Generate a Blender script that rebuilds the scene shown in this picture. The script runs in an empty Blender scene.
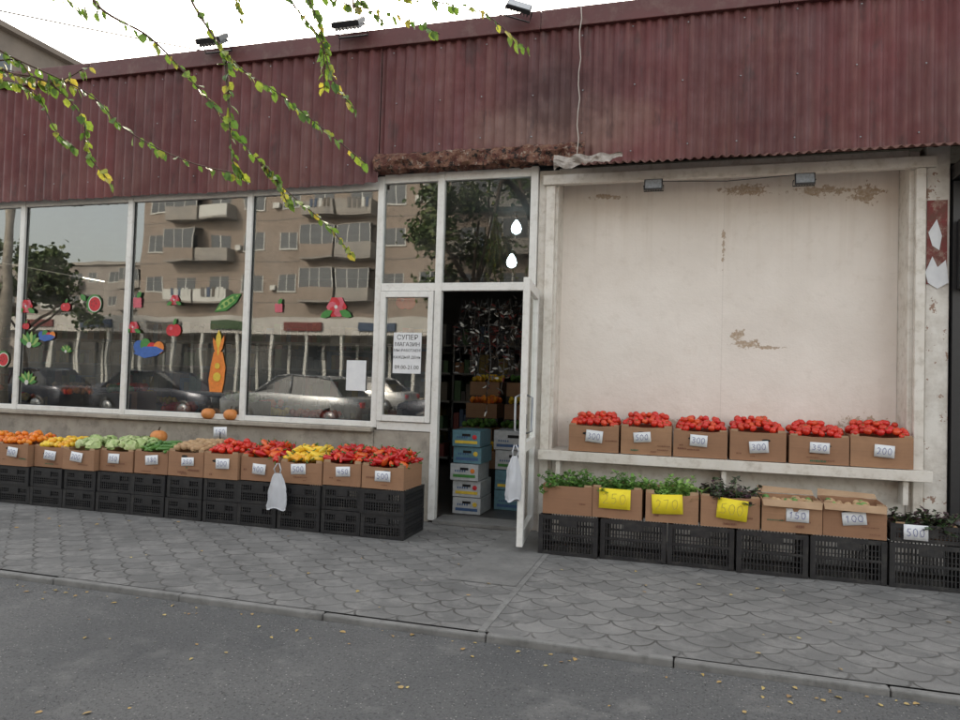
import bpy, math, random
from mathutils import Matrix, Vector, noise
R=random.Random(7)
S=bpy.context.scene
S.view_settings.view_transform='Standard'
S.view_settings.look='None'
S.view_settings.exposure=0
# ---------------------------------------------------------------- materials
class NT:
    def __init__(s,name):
        s.m=bpy.data.materials.new(name);s.m.use_nodes=True
        s.n=s.m.node_tree.nodes;s.l=s.m.node_tree.links
        s.b=s.n['Principled BSDF'];s.out=s.n['Material Output']
        s._c=None
    def new(s,t,**k):
        x=s.n.new(t)
        for a,b in k.items(): setattr(x,a,b)
        return x
    def coord(s):
        if not s._c: s._c=s.new('ShaderNodeTexCoord')
        return s._c.outputs['Object']
    def put(s,sock,v):
        if hasattr(v,'is_linked'): s.l.new(v,sock)
        else: sock.default_value=v
    def math(s,op,a,b=0.0,c=0.0,clamp=False):
        x=s.new('ShaderNodeMath',operation=op,use_clamp=clamp)
        s.put(x.inputs[0],a);s.put(x.inputs[1],b);s.put(x.inputs[2],c)
        return x.outputs[0]
    def noise(s,scale,detail=4,rough=.6,vec=None,dist=0.0):
        x=s.new('ShaderNodeTexNoise');s.l.new(vec or s.coord(),x.inputs['Vector'])
        x.inputs['Scale'].default_value=scale;x.inputs['Detail'].default_value=min(detail,4)
        x.inputs['Roughness'].default_value=rough;x.inputs['Distortion'].default_value=dist
        return x.outputs['Fac']
    def scaled(s,v3):
        x=s.new('ShaderNodeMapping');s.l.new(s.coord(),x.inputs['Vector']);x.inputs['Scale'].default_value=v3
        return x.outputs['Vector']
    def rng(s,v,a,b,c=0.0,d=1.0):
        x=s.new('ShaderNodeMapRange');x.clamp=True
        s.put(x.inputs[0],v)
        for i,q in enumerate((a,b,c,d)): x.inputs[i+1].default_value=q
        return x.outputs[0]
    def mix(s,f,a,b,mode='MIX'):
        x=s.new('ShaderNodeMix',data_type='RGBA',blend_type=mode)
        s.put(x.inputs[0],f);s.put(x.inputs[6],a if hasattr(a,'is_linked') else (*a,1));s.put(x.inputs[7],b if hasattr(b,'is_linked') else (*b,1))
        return x.outputs[2]
    def sep(s):
        x=s.new('ShaderNodeSeparateXYZ');s.l.new(s.coord(),x.inputs[0]);return x.outputs
    def col(s,c): s.put(s.b.inputs['Base Color'],c if hasattr(c,'is_linked') else (*c,1))
    def rough(s,r): s.put(s.b.inputs['Roughness'],r)
    def bump(s,h,st=.3,d=.01):
        x=s.new('ShaderNodeBump');x.inputs['Strength'].default_value=st;x.inputs['Distance'].default_value=d
        s.l.new(h,x.inputs['Height']);s.l.new(x.outputs[0],s.b.inputs['Normal'])
def pm(name,c1,c2,scale=8,rough=.7,bump=.2,bs=60,detail=3,metal=0,dirt=None):
    t=NT(name)
    f=t.rng(t.noise(scale,detail),.3,.7)
    c=t.mix(f,c1,c2)
    if dirt:
        c=t.mix(t.rng(t.noise(dirt[1],4,.7),.5,.72,0,dirt[2]),c,dirt[0])
    t.col(c);t.rough(rough);t.b.inputs['Metallic'].default_value=metal
    if bump>.15: t.bump(t.noise(bs,2),bump,.004)
    return t.m
def island(name,cols,rough=.4,sat_noise=30,trans=0,dark=None,spec=.5):
    t=NT(name)
    g=t.new('ShaderNodeNewGeometry');r=g.outputs['Random Per Island']
    cr=t.new('ShaderNodeValToRGB');t.l.new(r,cr.inputs[0])
    el=cr.color_ramp.elements
    while len(el)<len(cols): el.new(.5)
    for i,c in enumerate(cols):
        el[i].position=i/(max(1,len(cols)-1));el[i].color=(*c,1)
    c=cr.outputs[0]
    d=dark or tuple(x*.6 for x in cols[0])
    c=t.mix(t.rng(t.noise(sat_noise,2),.45,.75,0,.5),c,d)
    t.col(c);t.rough(rough);t.b.inputs['Specular IOR Level'].default_value=spec
    if trans:
        tr=t.new('ShaderNodeBsdfTranslucent');t.l.new(c,tr.inputs[0])
        m=t.new('ShaderNodeMixShader');m.inputs[0].default_value=trans
        t.l.new(t.b.outputs[0],m.inputs[1]);t.l.new(tr.outputs[0],m.inputs[2]);t.l.new(m.outputs[0],t.out.inputs[0])
    return t.m
# white plaster of the shop wall
t=NT('plaster')
c=t.mix(t.rng(t.noise(1.3,4,.6),.35,.7),(.78,.72,.66),(.69,.63,.57))
c=t.mix(t.rng(t.noise(9,4,.7),.55,.78,0,.35),c,(.57,.50,.43))
X,Y,Z=t.sep()
def blob(t,cx,cz,rx,rz,X,Z):
    a=t.math('DIVIDE',t.math('SUBTRACT',X,cx),rx);b=t.math('DIVIDE',t.math('SUBTRACT',Z,cz),rz)
    d=t.math('SQRT',t.math('ADD',t.math('MULTIPLY',a,a),t.math('MULTIPLY',b,b)))
    return t.math('SUBTRACT',1.0,d,clamp=True)
m=None
for q in [(.52,1.82,.22,.07),(.44,1.90,.10,.11),(.72,1.79,.22,.03),(.5,3.26,.4,.10),(1.15,3.22,.5,.08),(1.5,3.18,.25,.16),(.3,2.75,.03,.36),(-.2,1.04,1.1,.10),(1.5,1.12,.4,.14),(-.8,3.25,.3,.05)]:
    bb=blob(t,*q,X,Z);m=bb if m is None else t.math('MAXIMUM',m,bb)
pn=t.noise(17,4,.75)
peel=t.rng(t.math('ADD',t.math('MULTIPLY',m,.42),pn),.72,.76)
c=t.mix(t.math('MULTIPLY',peel,t.rng(t.noise(40,3),.3,.6,.55,1)),c,(.40,.30,.21))
dr=t.noise(1,3,.6,t.scaled((14,1,.7)))
dm=t.math('MULTIPLY',t.rng(dr,.5,.75),t.rng(Z,2.2,3.4))
c=t.mix(t.math('MULTIPLY',dm,.32),c,(.48,.39,.30))
lowd=t.math('MULTIPLY',t.rng(Z,1.6,.95),t.rng(t.noise(3,4,.7),.4,.65,0,.45))
c=t.mix(lowd,c,(.52,.44,.36))
sx=t.math('ABSOLUTE',t.math('SUBTRACT',X,.30))
seam=t.rng(sx,.002,.005,1,0)
c=t.mix(t.math('MULTIPLY',seam,.22),c,(.4,.35,.3))
t.col(c);t.rough(.85)
t.bump(t.math('SUBTRACT',t.math('ADD',t.noise(25,4,.65),t.math('MULTIPLY',t.noise(3,2),1.5)),t.math('MULTIPLY',peel,.8)),.35,.012)
PLASTER=t.m
t=NT('peeling_paint')
c=t.mix(t.rng(t.noise(4,4,.7),.4,.65),(.66,.63,.58),(.50,.46,.41))
c=t.mix(t.rng(t.noise(7,4,.75),.60,.63),c,(.30,.20,.15))
t.col(c);t.rough(.85);t.bump(t.noise(18,4),.5,.01);PEEL=t.m
PVC=pm('white_pvc',(.72,.71,.68),(.64,.63,.60),5,.35,.05,40,dirt=((.44,.41,.36),18,.4))
WPAINT=pm('white_painted_wood',(.68,.645,.59),(.60,.555,.49),6,.55,.2,30,dirt=((.36,.31,.25),12,.55))
CONC=pm('concrete_parapet',(.39,.35,.29),(.27,.24,.205),5,.9,.5,35,dirt=((.15,.13,.11),9,.65))
KERB=pm('kerb_stone',(.22,.215,.205),(.14,.137,.13),6,.9,.5,40,dirt=((.10,.096,.09),14,.7))
SLAB=pm('concrete_slab',(.19,.185,.175),(.135,.132,.126),4,.9,.4,60,dirt=((.09,.088,.084),12,.6))
# corrugated maroon metal
t=NT('maroon_metal')
X,Y,Z=t.sep()
pan=t.new('ShaderNodeTexWhiteNoise',noise_dimensions='1D');t.l.new(t.math('FLOOR',t.math('DIVIDE',t.math('ADD',X,20.0),1.05)),pan.inputs['W'])
c=t.mix(t.rng(t.noise(1.2,4,.7,t.scaled((1,1,.6))),.35,.7),(.130,.026,.027),(.082,.020,.022))
c=t.mix(t.math('MULTIPLY',pan.outputs['Value'],.4),c,(.072,.026,.025))
st=t.noise(1,4,.7,t.scaled((9,1,.8)))
c=t.mix(t.rng(st,.5,.75,0,.45),c,(.175,.078,.062))
low=t.rng(Z,4.3,3.5)
c=t.mix(t.math('MULTIPLY',low,t.rng(t.noise(1.1,4,.6),.42,.68,0,.3)),c,(.19,.09,.068))
dk=blob(t,-1.2,3.80,1.6,.5,X,Z)
c=t.mix(t.rng(t.math('ADD',dk,t.math('MULTIPLY',t.noise(3,4,.75),.8)),.70,1.15,0,.6),c,(.22,.13,.10))
dk=blob(t,-1.2,4.1,.9,.8,X,Z)
c=t.mix(t.rng(t.math('MULTIPLY',dk,t.noise(5,4,.75)),.12,.4,0,.7),c,(.05,.02,.02))
c=t.mix(t.rng(t.noise(1,4,.75,t.scaled((5,1,1.6))),.56,.68,0,.65),c,(.045,.017,.016))
t.col(c);t.rough(t.rng(t.noise(5,2),.3,.7,.45,.7));t.b.inputs['Metallic'].default_value=0.1
MAROON=t.m
TRIM=pm('maroon_trim',(.115,.033,.033),(.085,.027,.027),3,.55,.1,20,dirt=((.17,.10,.085),6,.6))
t=NT('rusty_lintel')
c=t.mix(t.rng(t.noise(11,4,.75),.42,.6),(.11,.038,.028),(.22,.115,.075))
c=t.mix(t.rng(t.noise(23,4,.7),.58,.64),c,(.33,.26,.21))
c=t.mix(t.rng(t.noise(17,4,.7),.53,.60),c,(.02,.014,.012))
t.col(c);t.rough(.95);t.bump(t.noise(28,4,.8),1,.03);RUST=t.m
# fish-scale pavers
t=NT('scale_pavers')
X,Y,Z=t.sep()
wv=t.math('MULTIPLY',t.math('SUBTRACT',t.noise(5,3),.5),.03)
U=t.math('DIVIDE',t.math('ADD',X,wv),.27);V=t.math('DIVIDE',t.math('ADD',t.math('MULTIPLY',Y,-1.0),wv),.125)
r=t.math('FLOOR',V);f=t.math('FRACT',V)
u2=t.math('ADD',U,t.math('MULTIPLY',t.math('MODULO',t.math('ADD',r,200.0),2.0),.5))
a=t.math('SUBTRACT',t.math('FRACT',u2),.5);b=t.math('MULTIPLY',f,.5)
d=t.math('SQRT',t.math('ADD',t.math('MULTIPLY',a,a),t.math('MULTIPLY',b,b)))
inside=t.math('LESS_THAN',d,.5)
line=t.rng(t.math('ABSOLUTE',t.math('SUBTRACT',d,.485)),.010,.034,1,0)
idu=t.math('ADD',t.math('FLOOR',t.math('ADD',u2,t.math('MULTIPLY',t.math('SUBTRACT',1.0,inside),.5))),t.math('MULTIPLY',t.math('ADD',r,t.math('SUBTRACT',1.0,inside)),37.0))
wn=t.new('ShaderNodeTexWhiteNoise',noise_dimensions='1D');t.l.new(idu,wn.inputs['W'])
c=t.mix(wn.outputs['Value'],(.145,.142,.137),(.200,.195,.186))
c=t.mix(t.rng(t.noise(.8,4,.7),.42,.62,0,.75),c,(.108,.106,.102))
c=t.mix(t.rng(t.noise(3.5,4,.75),.48,.66,0,.75),c,(.24,.232,.22))
c=t.mix(t.rng(t.noise(9,4,.75),.55,.68,0,.6),c,(.085,.082,.078))
c=t.mix(t.rng(t.noise(170,2,.7),.5,.8,0,.5),c,(.07,.068,.065))
jl=t.math('MULTIPLY',line,t.rng(t.noise(2.2,4,.7),.34,.62,.12,.85))
c=t.mix(jl,c,(.04,.036,.031))
t.col(c);t.rough(.88)
t.bump(t.math('SUBTRACT',t.math('ADD',t.math('MULTIPLY',t.noise(90,2),.35),t.math('MULTIPLY',wn.outputs['Value'],.25)),line),.6,.008)
PAVERS=t.m
# asphalt
t=NT('asphalt')
c=t.mix(t.rng(t.noise(.7,4,.65),.35,.68),(.082,.083,.084),(.128,.126,.123))
vo=t.new('ShaderNodeTexVoronoi');t.l.new(t.coord(),vo.inputs['Vector']);vo.inputs['Scale'].default_value=62
sp=t.rng(vo.outputs['Distance'],.14,.32,1,0)
rn=t.new('ShaderNodeSeparateColor');t.l.new(vo.outputs['Color'],rn.inputs[0])
c=t.mix(t.math('MULTIPLY',sp,t.rng(rn.outputs[0],.6,.95)),c,(.36,.35,.33))
c=t.mix(t.math('MULTIPLY',sp,t.rng(rn.outputs[0],.4,.1)),c,(.035,.035,.035))
c=t.mix(t.rng(t.noise(55,4,.8),.48,.70,0,.8),c,(.04,.04,.04))
c=t.mix(t.rng(t.noise(2.4,4,.75),.54,.70,0,.6),c,(.18,.175,.168))
c=t.mix(t.rng(t.noise(.45,3,.6),.5,.66,0,.5),c,(.06,.06,.062))
t.col(c);t.rough(.86);t.bump(t.math('ADD',t.noise(90,3,.75),t.math('MULTIPLY',sp,.7)),.9,.009)
ASPH=t.m
# cardboard
t=NT('cardboard')
oi=t.new('ShaderNodeObjectInfo')
c=t.mix(oi.outputs['Random'],(.37,.21,.115),(.28,.145,.08))
c=t.mix(t.rng(t.noise(6,3,.6),.4,.7,0,.5),c,(.22,.12,.068))
c=t.mix(t.rng(t.noise(1,2,.5,t.scaled((2,2,120))),.4,.7,0,.15),c,(.15,.08,.05))
t.col(c);t.rough(.8);CARD=t.m
CARDIN=pm('cardboard_inner',(.40,.27,.165),(.32,.205,.12),8,.85,.1)
PRINT=pm('box_print',(.14,.05,.03),(.20,.09,.05),30,.8,0)
PRINTG=pm('box_print_green',(.02,.10,.05),(.05,.14,.08),30,.8,0)
BLACKP=pm('black_plastic',(.010,.010,.011),(.018,.018,.02),20,.42,.1,dirt=((.06,.056,.05),14,.5))
DARK=pm('dark_gap',(.008,.008,.008),(.012,.011,.011),5,.9,0)
PAPER=pm('paper',(.70,.71,.72),(.62,.63,.65),12,.7,.1)
YPAPER=pm('yellow_paper',(.80,.66,.02),(.72,.56,.02),12,.7,.1)
INK=pm('ink',(.04,.06,.26),(.07,.08,.22),40,.5,0)
INKY=pm('pen_on_yellow',(.45,.36,.06),(.36,.29,.06),40,.5,0)
BLACK=pm('black_ink',(.02,.02,.02),(.04,.04,.04),40,.6,0)
def flatm(n,c,r=.5): return pm(n,c,tuple(x*.75 for x in c),25,r,0)
RED=flatm('sticker_red',(.55,.02,.03));GRN=flatm('sticker_green',(.05,.22,.04));ORG=flatm('sticker_orange',(.75,.22,.03))
PNK=flatm('sticker_pink',(.6,.12,.16));WHT=flatm('sticker_white',(.62,.62,.58));BLU=flatm('sticker_blue',(.04,.12,.4));YEL=flatm('sticker_yellow',(.7,.5,.05))
GGR=flatm('garland_grey',(.16,.16,.155))
IN=[flatm('goods_%d'%i,c,.6) for i,c in enumerate([(.16,.025,.02),(.18,.12,.02),(.04,.09,.03),(.14,.13,.12),(.04,.07,.13),(.15,.06,.02),(.05,.04,.035),(.02,.02,.02),(.09,.07,.05)])]
TOM=island('tomato',[(.56,.020,.012),(.66,.045,.016),(.60,.022,.022),(.68,.09,.022)],.22,12)
TOMO=island('persimmon',[(.78,.19,.015),(.82,.28,.02),(.70,.12,.02)],.3,12)
PEPR=island('red_pepper',[(.54,.014,.014),(.38,.011,.013),(.62,.033,.014),(.68,.13,.02)],.2,12)
PEPY=island('yellow_pepper',[(.80,.48,.02),(.85,.60,.05),(.78,.34,.02),(.60,.50,.07)],.25,12)
CAB=island('cabbage_leaf',[(.44,.54,.22),(.32,.46,.15),(.58,.62,.33),(.22,.36,.11)],.5,14)
LETT=island('lettuce_leaf',[(.16,.34,.06),(.24,.42,.09),(.34,.50,.14),(.10,.24,.04)],.5,14,.2)
POT=island('potato',[(.42,.27,.14),(.48,.32,.18),(.36,.22,.12)],.8,20)
HERB=island('herb',[(.07,.18,.03),(.12,.27,.05),(.17,.32,.06),(.05,.12,.03)],.55,20,.2)
PURP=island('basil',[(.05,.02,.03),(.045,.08,.03),(.09,.035,.06),(.04,.12,.03)],.55,20,.2)
STEM=flatm('stem_green',(.08,.19,.04),.6)
CUKE=island('cucumber',[(.07,.18,.04),(.11,.25,.05),(.20,.33,.09)],.35,20)
PUMP=island('pumpkin',[(.64,.25,.065),(.56,.20,.055)],.5,8)
LEAF=island('tree_leaf',[(.06,.13,.02),(.09,.17,.025),(.13,.22,.03),(.10,.18,.025),(.17,.25,.03),(.30,.33,.04),(.46,.36,.05)],.5,40,.45)
LEAFD=island('tree_leaf_far',[(.04,.07,.02),(.06,.10,.025),(.10,.12,.03)],.6,5,0)
DRY=island('dry_leaf',[(.44,.32,.09),(.32,.19,.07),(.52,.41,.15),(.22,.12,.06)],.7,30)
BARK=pm('bark',(.10,.075,.055),(.05,.038,.03),12,.95,.8,25)
TWIG=pm('twig',(.10,.055,.04),(.055,.035,.025),20,.8,.1)
PLAS=island('plastic_bag',[(.68,.69,.72),(.60,.62,.66)],.3,6,.3)
METAL=pm('grey_metal',(.32,.33,.34),(.22,.23,.24),10,.35,.05,metal=.8)
BLKM=flatm('black_metal',(.018,.018,.02),.4)
LENS=pm('lamp_lens',(.30,.32,.34),(.2,.21,.22),30,.15,0)
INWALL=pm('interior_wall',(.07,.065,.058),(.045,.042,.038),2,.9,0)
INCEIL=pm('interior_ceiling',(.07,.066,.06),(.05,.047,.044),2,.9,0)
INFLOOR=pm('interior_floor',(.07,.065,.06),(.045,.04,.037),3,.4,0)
def emis(n,c,s):
    t=NT(n);t.b.inputs['Emission Color'].default_value=(*c,1);t.b.inputs['Emission Strength'].default_value=s;t.col(c);return t.m
BULB=emis('lit_bulb',(.75,.93,1),14)
def glassm(n,fac,tint,rough=.0,wav=.02):
    t=NT(n);t.n.remove(t.b)
    g=t.new('ShaderNodeBsdfGlossy');g.inputs['Roughness'].default_value=rough;g.inputs['Color'].default_value=(.93,.95,.94,1)
    tr=t.new('ShaderNodeBsdfTransparent');tr.inputs[0].default_value=(*tint,1)
    fr=t.new('ShaderNodeFresnel');fr.inputs[0].default_value=1.5
    dn=t.rng(t.noise(2.2,3,.6),.42,.75,.01,.09)
    ff=t.math('ADD',t.math('MULTIPLY',fr.outputs[0],1.2),fac,clamp=True)
    b=t.new('ShaderNodeBump');b.inputs['Strength'].default_value=wav;b.inputs['Distance'].default_value=.03
    t.l.new(t.noise(1.6,1,.4),b.inputs['Height']);t.l.new(b.outputs[0],g.inputs['Normal'])
    m=t.new('ShaderNodeMixShader');t.l.new(ff,m.inputs[0]);t.l.new(tr.outputs[0],m.inputs[1]);t.l.new(g.outputs[0],m.inputs[2])
    df=t.new('ShaderNodeBsdfDiffuse');df.inputs[0].default_value=(.5,.47,.42,1)
    m2=t.new('ShaderNodeMixShader');t.l.new(dn,m2.inputs[0]);t.l.new(m.outputs[0],m2.inputs[1]);t.l.new(df.outputs[0],m2.inputs[2])
    t.l.new(m2.outputs[0],t.out.inputs[0]);return t.m
GLASS=glassm('shop_glass',.13,(.7,.74,.72),.012,.045)
GLASS2=glassm('door_glass',.03,(.7,.74,.72),.008)
CARGL=flatm('car_glass',(.02,.025,.03),.08)
# ---------------------------------------------------------------- mesh builder
class MB:
    def __init__(s): s.v=[];s.f=[];s.mi=[];s.mats=[];s.sm=[]
    def mid(s,m):
        if m not in s.mats: s.mats.append(m)
        return s.mats.index(m)
    def add(s,vs,fs,m,smooth=False,M=None):
        o=len(s.v);k=s.mid(m)
        for p in vs: s.v.append(tuple(M@Vector(p)) if M else tuple(p))
        for f in fs: s.f.append(tuple(i+o for i in f));s.mi.append(k);s.sm.append(smooth)
    def box(s,x0,x1,y0,y1,z0,z1,m,M=None,tx=0,ty=0):
        vs=[(x0,y0,z0),(x1,y0,z0),(x1,y1,z0),(x0,y1,z0),(x0+tx,y0+ty,z1),(x1-tx,y0+ty,z1),(x1-tx,y1-ty,z1),(x0+tx,y1-ty,z1)]
        s.add(vs,[(0,3,2,1),(4,5,6,7),(0,1,5,4),(1,2,6,5),(2,3,7,6),(3,0,4,7)],m,False,M)
    def quad(s,a,b,c,d,m,M=None): s.add([a,b,c,d],[(0,1,2,3)],m,False,M)
    def rev(s,prof,m,M=None,n=12,lob=0,ln=4,cap=True):
        vs=[];fs=[]
        for (r,z) in prof:
            for i in range(n):
                a=2*math.pi*i/n;rr=r*(1+lob*math.cos(ln*a))
                vs.append((rr*math.cos(a),rr*math.sin(a),z))
        for j in range(len(prof)-1):
            for i in range(n):
                fs.append((j*n+i,j*n+(i+1)%n,(j+1)*n+(i+1)%n,(j+1)*n+i))
        if cap:
            fs.append(tuple(range(n))[::-1]);fs.append(tuple((len(prof)-1)*n+i for i in range(n)))
        s.add(vs,fs,m,True,M)
    def tube(s,pts,rad,m,n=6):
        vs=[];fs=[]
        for k,p in enumerate(pts):
            p=Vector(p);q=Vector(pts[min(k+1,len(pts)-1)])-Vector(pts[max(k-1,0)])
            q=q.normalized() if q.length>0 else Vector((0,0,1))
            a=q.cross(Vector((.31,.2,.93)));
            if a.length<.05:a=q.cross(Vector((1,0,0)))
            a.normalize();b=q.cross(a)
            r=rad[k] if isinstance(rad,(list,tuple)) else rad
            for i in range(n):
                t=2*math.pi*i/n;vs.append(p+a*(r*math.cos(t))+b*(r*math.sin(t)))
        for j in range(len(pts)-1):
            for i in range(n): fs.append((j*n+i,j*n+(i+1)%n,(j+1)*n+(i+1)%n,(j+1)*n+i))
        fs.append(tuple(range(n))[::-1]);fs.append(tuple((len(pts)-1)*n+i for i in range(n)))
        s.add(vs,fs,m,True)
    def obj(s,name,parent=None,bevel=0):
        me=bpy.data.meshes.new(name);me.from_pydata(s.v,[],s.f)
        for m in s.mats: me.materials.append(m)
        me.polygons.foreach_set('material_index',s.mi);me.polygons.foreach_set('use_smooth',s.sm);me.update()
        o=bpy.data.objects.new(name,me);S.collection.objects.link(o)
        if parent:o.parent=parent
        if bevel:
            b=o.modifiers.new('bevel','BEVEL');b.width=bevel;b.segments=2;b.limit_method='ANGLE'
        return o
def E(name,loc=(0,0,0)):
    o=bpy.data.objects.new(name,None);S.collection.objects.link(o);o.location=loc;o.empty_display_size=.2;return o
def T(x,y,z): return Matrix.Translation((x,y,z))
def RX(a): return Matrix.Rotation(a,4,'X')
def RY(a): return Matrix.Rotation(a,4,'Y')
def RZ(a): return Matrix.Rotation(a,4,'Z')
def SC(a,b,c): return Matrix.Diagonal((a,b,c,1))
def rrot(rng): return RZ(rng.uniform(0,6.28))@RX(rng.uniform(0,3.14))@RY(rng.uniform(0,6.28))
# ---------------------------------------------------------------- ground
g=MB();g.quad((-300,-300,-.075),(300,-300,-.075),(300,300,-.075),(-300,300,-.075),SLAB);g.obj('ground')
g=MB()
g.quad((-80,-24,-.035),(80,-24,-.035),(80,-2.90,-.035),(-80,-2.90,-.035),ASPH);g.obj('asphalt_road')
side=E('sidewalk')
g=MB();g.quad((-40,-2.83,0),(-1.10,-2.83,0),(-1.10,.0,0),(-40,.0,0),PAVERS);g.quad((-1.06,-2.83,0),(30,-2.83,0),(30,.0,0),(-1.06,.0,0),PAVERS);g.obj('pavers',side)
g=MB();g.box(-1.10,-1.06,-2.83,0,-.07,.004,KERB)
g.quad((-1.60,-1.9,.004),(-1.104,-1.9,.004),(-1.104,-.0,.004),(-1.60,-.0,.004),SLAB);g.obj('slab_strip',side)
g=MB();x=-40
while x<30:
    w=1.0+R.uniform(-.01,.01);dz=R.uniform(-.006,.003);dy=R.uniform(-.006,.004)
    g.box(x+.003,x+w-.003,-2.885+dy,-2.832,-.08,.002+dz,KERB);x+=w
g.obj('kerb',side,.01)
g=MB();g.box(-80,80,-27,-24,-.07,.06,KERB);g.obj('far_pavement')
g=MB()
def leafshape(mb,M,L,W,m,fold=.25):
    vs=[(0,0,0),(L*.3,W*.5,L*fold*.3),(L*.7,W*.38,L*fold*.25),(L,0,-L*.06),(L*.7,-W*.38,L*fold*.25),(L*.3,-W*.5,L*fold*.3),(L*.5,0,.0)]
    mb.add(vs,[(0,6,1),(1,6,2),(2,6,3),(3,6,4),(4,6,5),(5,6,0)],m,False,M)
for i in range(300):
    x=R.uniform(-6,3);y=R.uniform(-5.6,-2.95);z=-.030
    if R.random()<.2: y=R.uniform(-2.8,-1.0);z=.008
    elif R.random()<.35: y=-2.93-abs(R.gauss(0,.12))
    L=R.uniform(.015,.042)
    leafshape(g,T(x,y,z)@RZ(R.uniform(0,6.3))@RX(R.uniform(-.3,.3)),L,L*R.uniform(.45,.75),DRY,R.uniform(.05,.4))
g.obj('fallen_leaves')
g=MB()
for i in range(520):
    x=R.uniform(-6,3);y=R.uniform(-5.8,-2.95);r=R.uniform(.003,.008)
    if R.random()<.4: y=-2.91-abs(R.gauss(0,.1))
    g.rev([(r*.5,-r*.6),(r,-.0),(r*.8,r*.4),(r*.2,r*.7)],KERB,T(x,y,-.033)@RZ(R.uniform(0,6))@SC(1,R.uniform(.6,1.2),.8),6)
g.obj('pebbles')
# ---------------------------------------------------------------- shop building
shop=E('shop_building')
g=MB()
g.box(-14,-3.05,-.03,.25,0,.86,CONC)
g.box(-14,-3.05,-.10,.10,.86,.905,CONC)
g.box(-3.05,-2.43,-.02,.25,0,.88,CONC)
g.obj('parapet',shop,.008)
g=MB()
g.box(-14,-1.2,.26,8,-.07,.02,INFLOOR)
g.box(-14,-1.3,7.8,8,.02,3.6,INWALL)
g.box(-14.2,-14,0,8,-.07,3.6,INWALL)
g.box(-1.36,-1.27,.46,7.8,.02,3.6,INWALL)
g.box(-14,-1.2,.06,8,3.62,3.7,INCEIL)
g.obj('interior_shell',shop)
g=MB()
g.box(-1.22,1.76,.30,.42,.0,3.42,PLASTER)
g.obj('plaster_wall',shop)
g=MB()
g.box(-1.41,-1.22,-.0,.45,.0,3.45,WPAINT)
g.box(-1.33,-1.245,-.045,-.002,.0,3.29,WPAINT)
g.box(1.762,1.84,.0,.45,.0,3.45,WPAINT)
g.box(1.80,1.875,-.06,-.002,.0,3.29,WPAINT)
g.box(-1.22,1.76,.0,.298,3.385,3.46,WPAINT)
g.box(-1.36,1.95,-.07,-.003,3.292,3.385,WPAINT)
g.box(-1.218,1.758,.0,.295,.0,.72,WPAINT)
g.obj('niche_frame',shop,.006)
g=MB();g.box(-1.31,1.90,-.20,.292,.735,.785,WPAINT)
g.box(-1.31,1.90,-.215,-.203,.70,.79,WPAINT)
for x in (-1.15,.3,1.7): g.box(x,x+.04,-.17,-.005,.50,.733,WPAINT)
g.obj('shelf',shop,.004)
g=MB();g.box(1.885,2.06,-.02,.5,.0,3.5,PEEL);g.obj('pillar',shop,.01)
g=MB()
g.box(1.89,2.04,-.026,-.021,2.32,3.02,pm('dark_red_paint',(.20,.03,.03),(.12,.05,.035),9,.7,0,dirt=((.35,.28,.22),14,.9)))
vs=[(1.90,-.03,2.75),(1.96,-.034,2.86),(2.00,-.03,2.72),(1.98,-.035,2.60),(1.93,-.03,2.64)]
g.add(vs,[(4,3,2,1,0)],PAPER)
vs=[(1.88,-.03,2.42),(1.93,-.036,2.55),(1.97,-.03,2.46),(2.03,-.03,2.52),(2.05,-.036,2.33),(1.97,-.03,2.28),(1.90,-.03,2.33)]
g.add(vs,[(6,5,4,3,2,1,0)],PAPER);g.obj('poster_remains',shop)
g=MB()
g.box(-14,9,-.08,9,4.62,4.80,CONC)
g.box(-14.1,9,7.9,8.4,0,4.5,CONC)
g.box(-14,-3.06,-.07,.06,3.475,3.60,DARK)
g.box(-3.06,9,-.07,.06,3.49,3.72,DARK)
g.box(-14,9,.08,.25,3.72,4.5,DARK)
g.box(2.1,9,.6,.8,0,3.5,DARK)
g.obj('roof',shop)
def corr(mb,x0,x1,z0,z1,y,amp,pitch,m,jag=0):
    n=int((x1-x0)/pitch*8);vs=[];fs=[]
    rows=[z0,z0+.02,(z0+z1)/2,z1]
    for i in range(n+1):
        x=x0+(x1-x0)*i/n;ph=(x/pitch)%1
        s=math.sin(2*math.pi*ph);w=amp*max(-.75,min(.75,s*1.25))
        pi=math.floor((x+20)/1.05);off=((pi*7919)%13)/13*.012
        bow=.014*noise.noise(Vector((x*.8,0,1)))
        for k,z in enumerate(rows):
            dz=0
            if k==0: dz=jag*noise.noise(Vector((x*5,3,7)))+((pi*31)%7-3)*.002
            vs.append((x,y+w-off+bow*(1.5-abs(k-1.5)),z+dz))
    R_=len(rows)
    for i in range(n):
        for k in range(R_-1): fs.append((i*R_+k,(i+1)*R_+k,(i+1)*R_+k+1,i*R_+k+1))
    mb.add(vs,fs,m,True)
g=MB();FY=-.13
corr(g,-14,-3.04,3.372,4.75,FY,.020,.125,MAROON,.014)
corr(g,-3.04,-.96,3.64,4.75,FY,.017,.105,MAROON,.03)
corr(g,-.96,9,3.44,4.75,FY,.014,.095,MAROON,.014)
g.obj('corrugated_fascia',shop)
g=MB();x=-9.0
while x<3:
    for z in (3.56 if x<-3.05 or x>-.96 else 3.74,4.15,4.68):
        g.rev([(.005,0),(.008,.003),(.005,.006)],METAL,T(x+R.uniform(-.03,.03),FY-.022,z+R.uniform(-.02,.02))@RX(math.pi/2),7)
    x+=.47
g.obj('sheet_screws',shop)
g=MB();x=-14
while x<9:
    w=2.1;g.box(x,x+w-.004,FY-.055,-.05,4.745+.004*math.sin(x*3),4.925+.007*math.sin(x*3),TRIM);x+=w
g.obj('fascia_cap',shop,.006)
g=MB();n=110;vs=[];fs=[]
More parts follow.
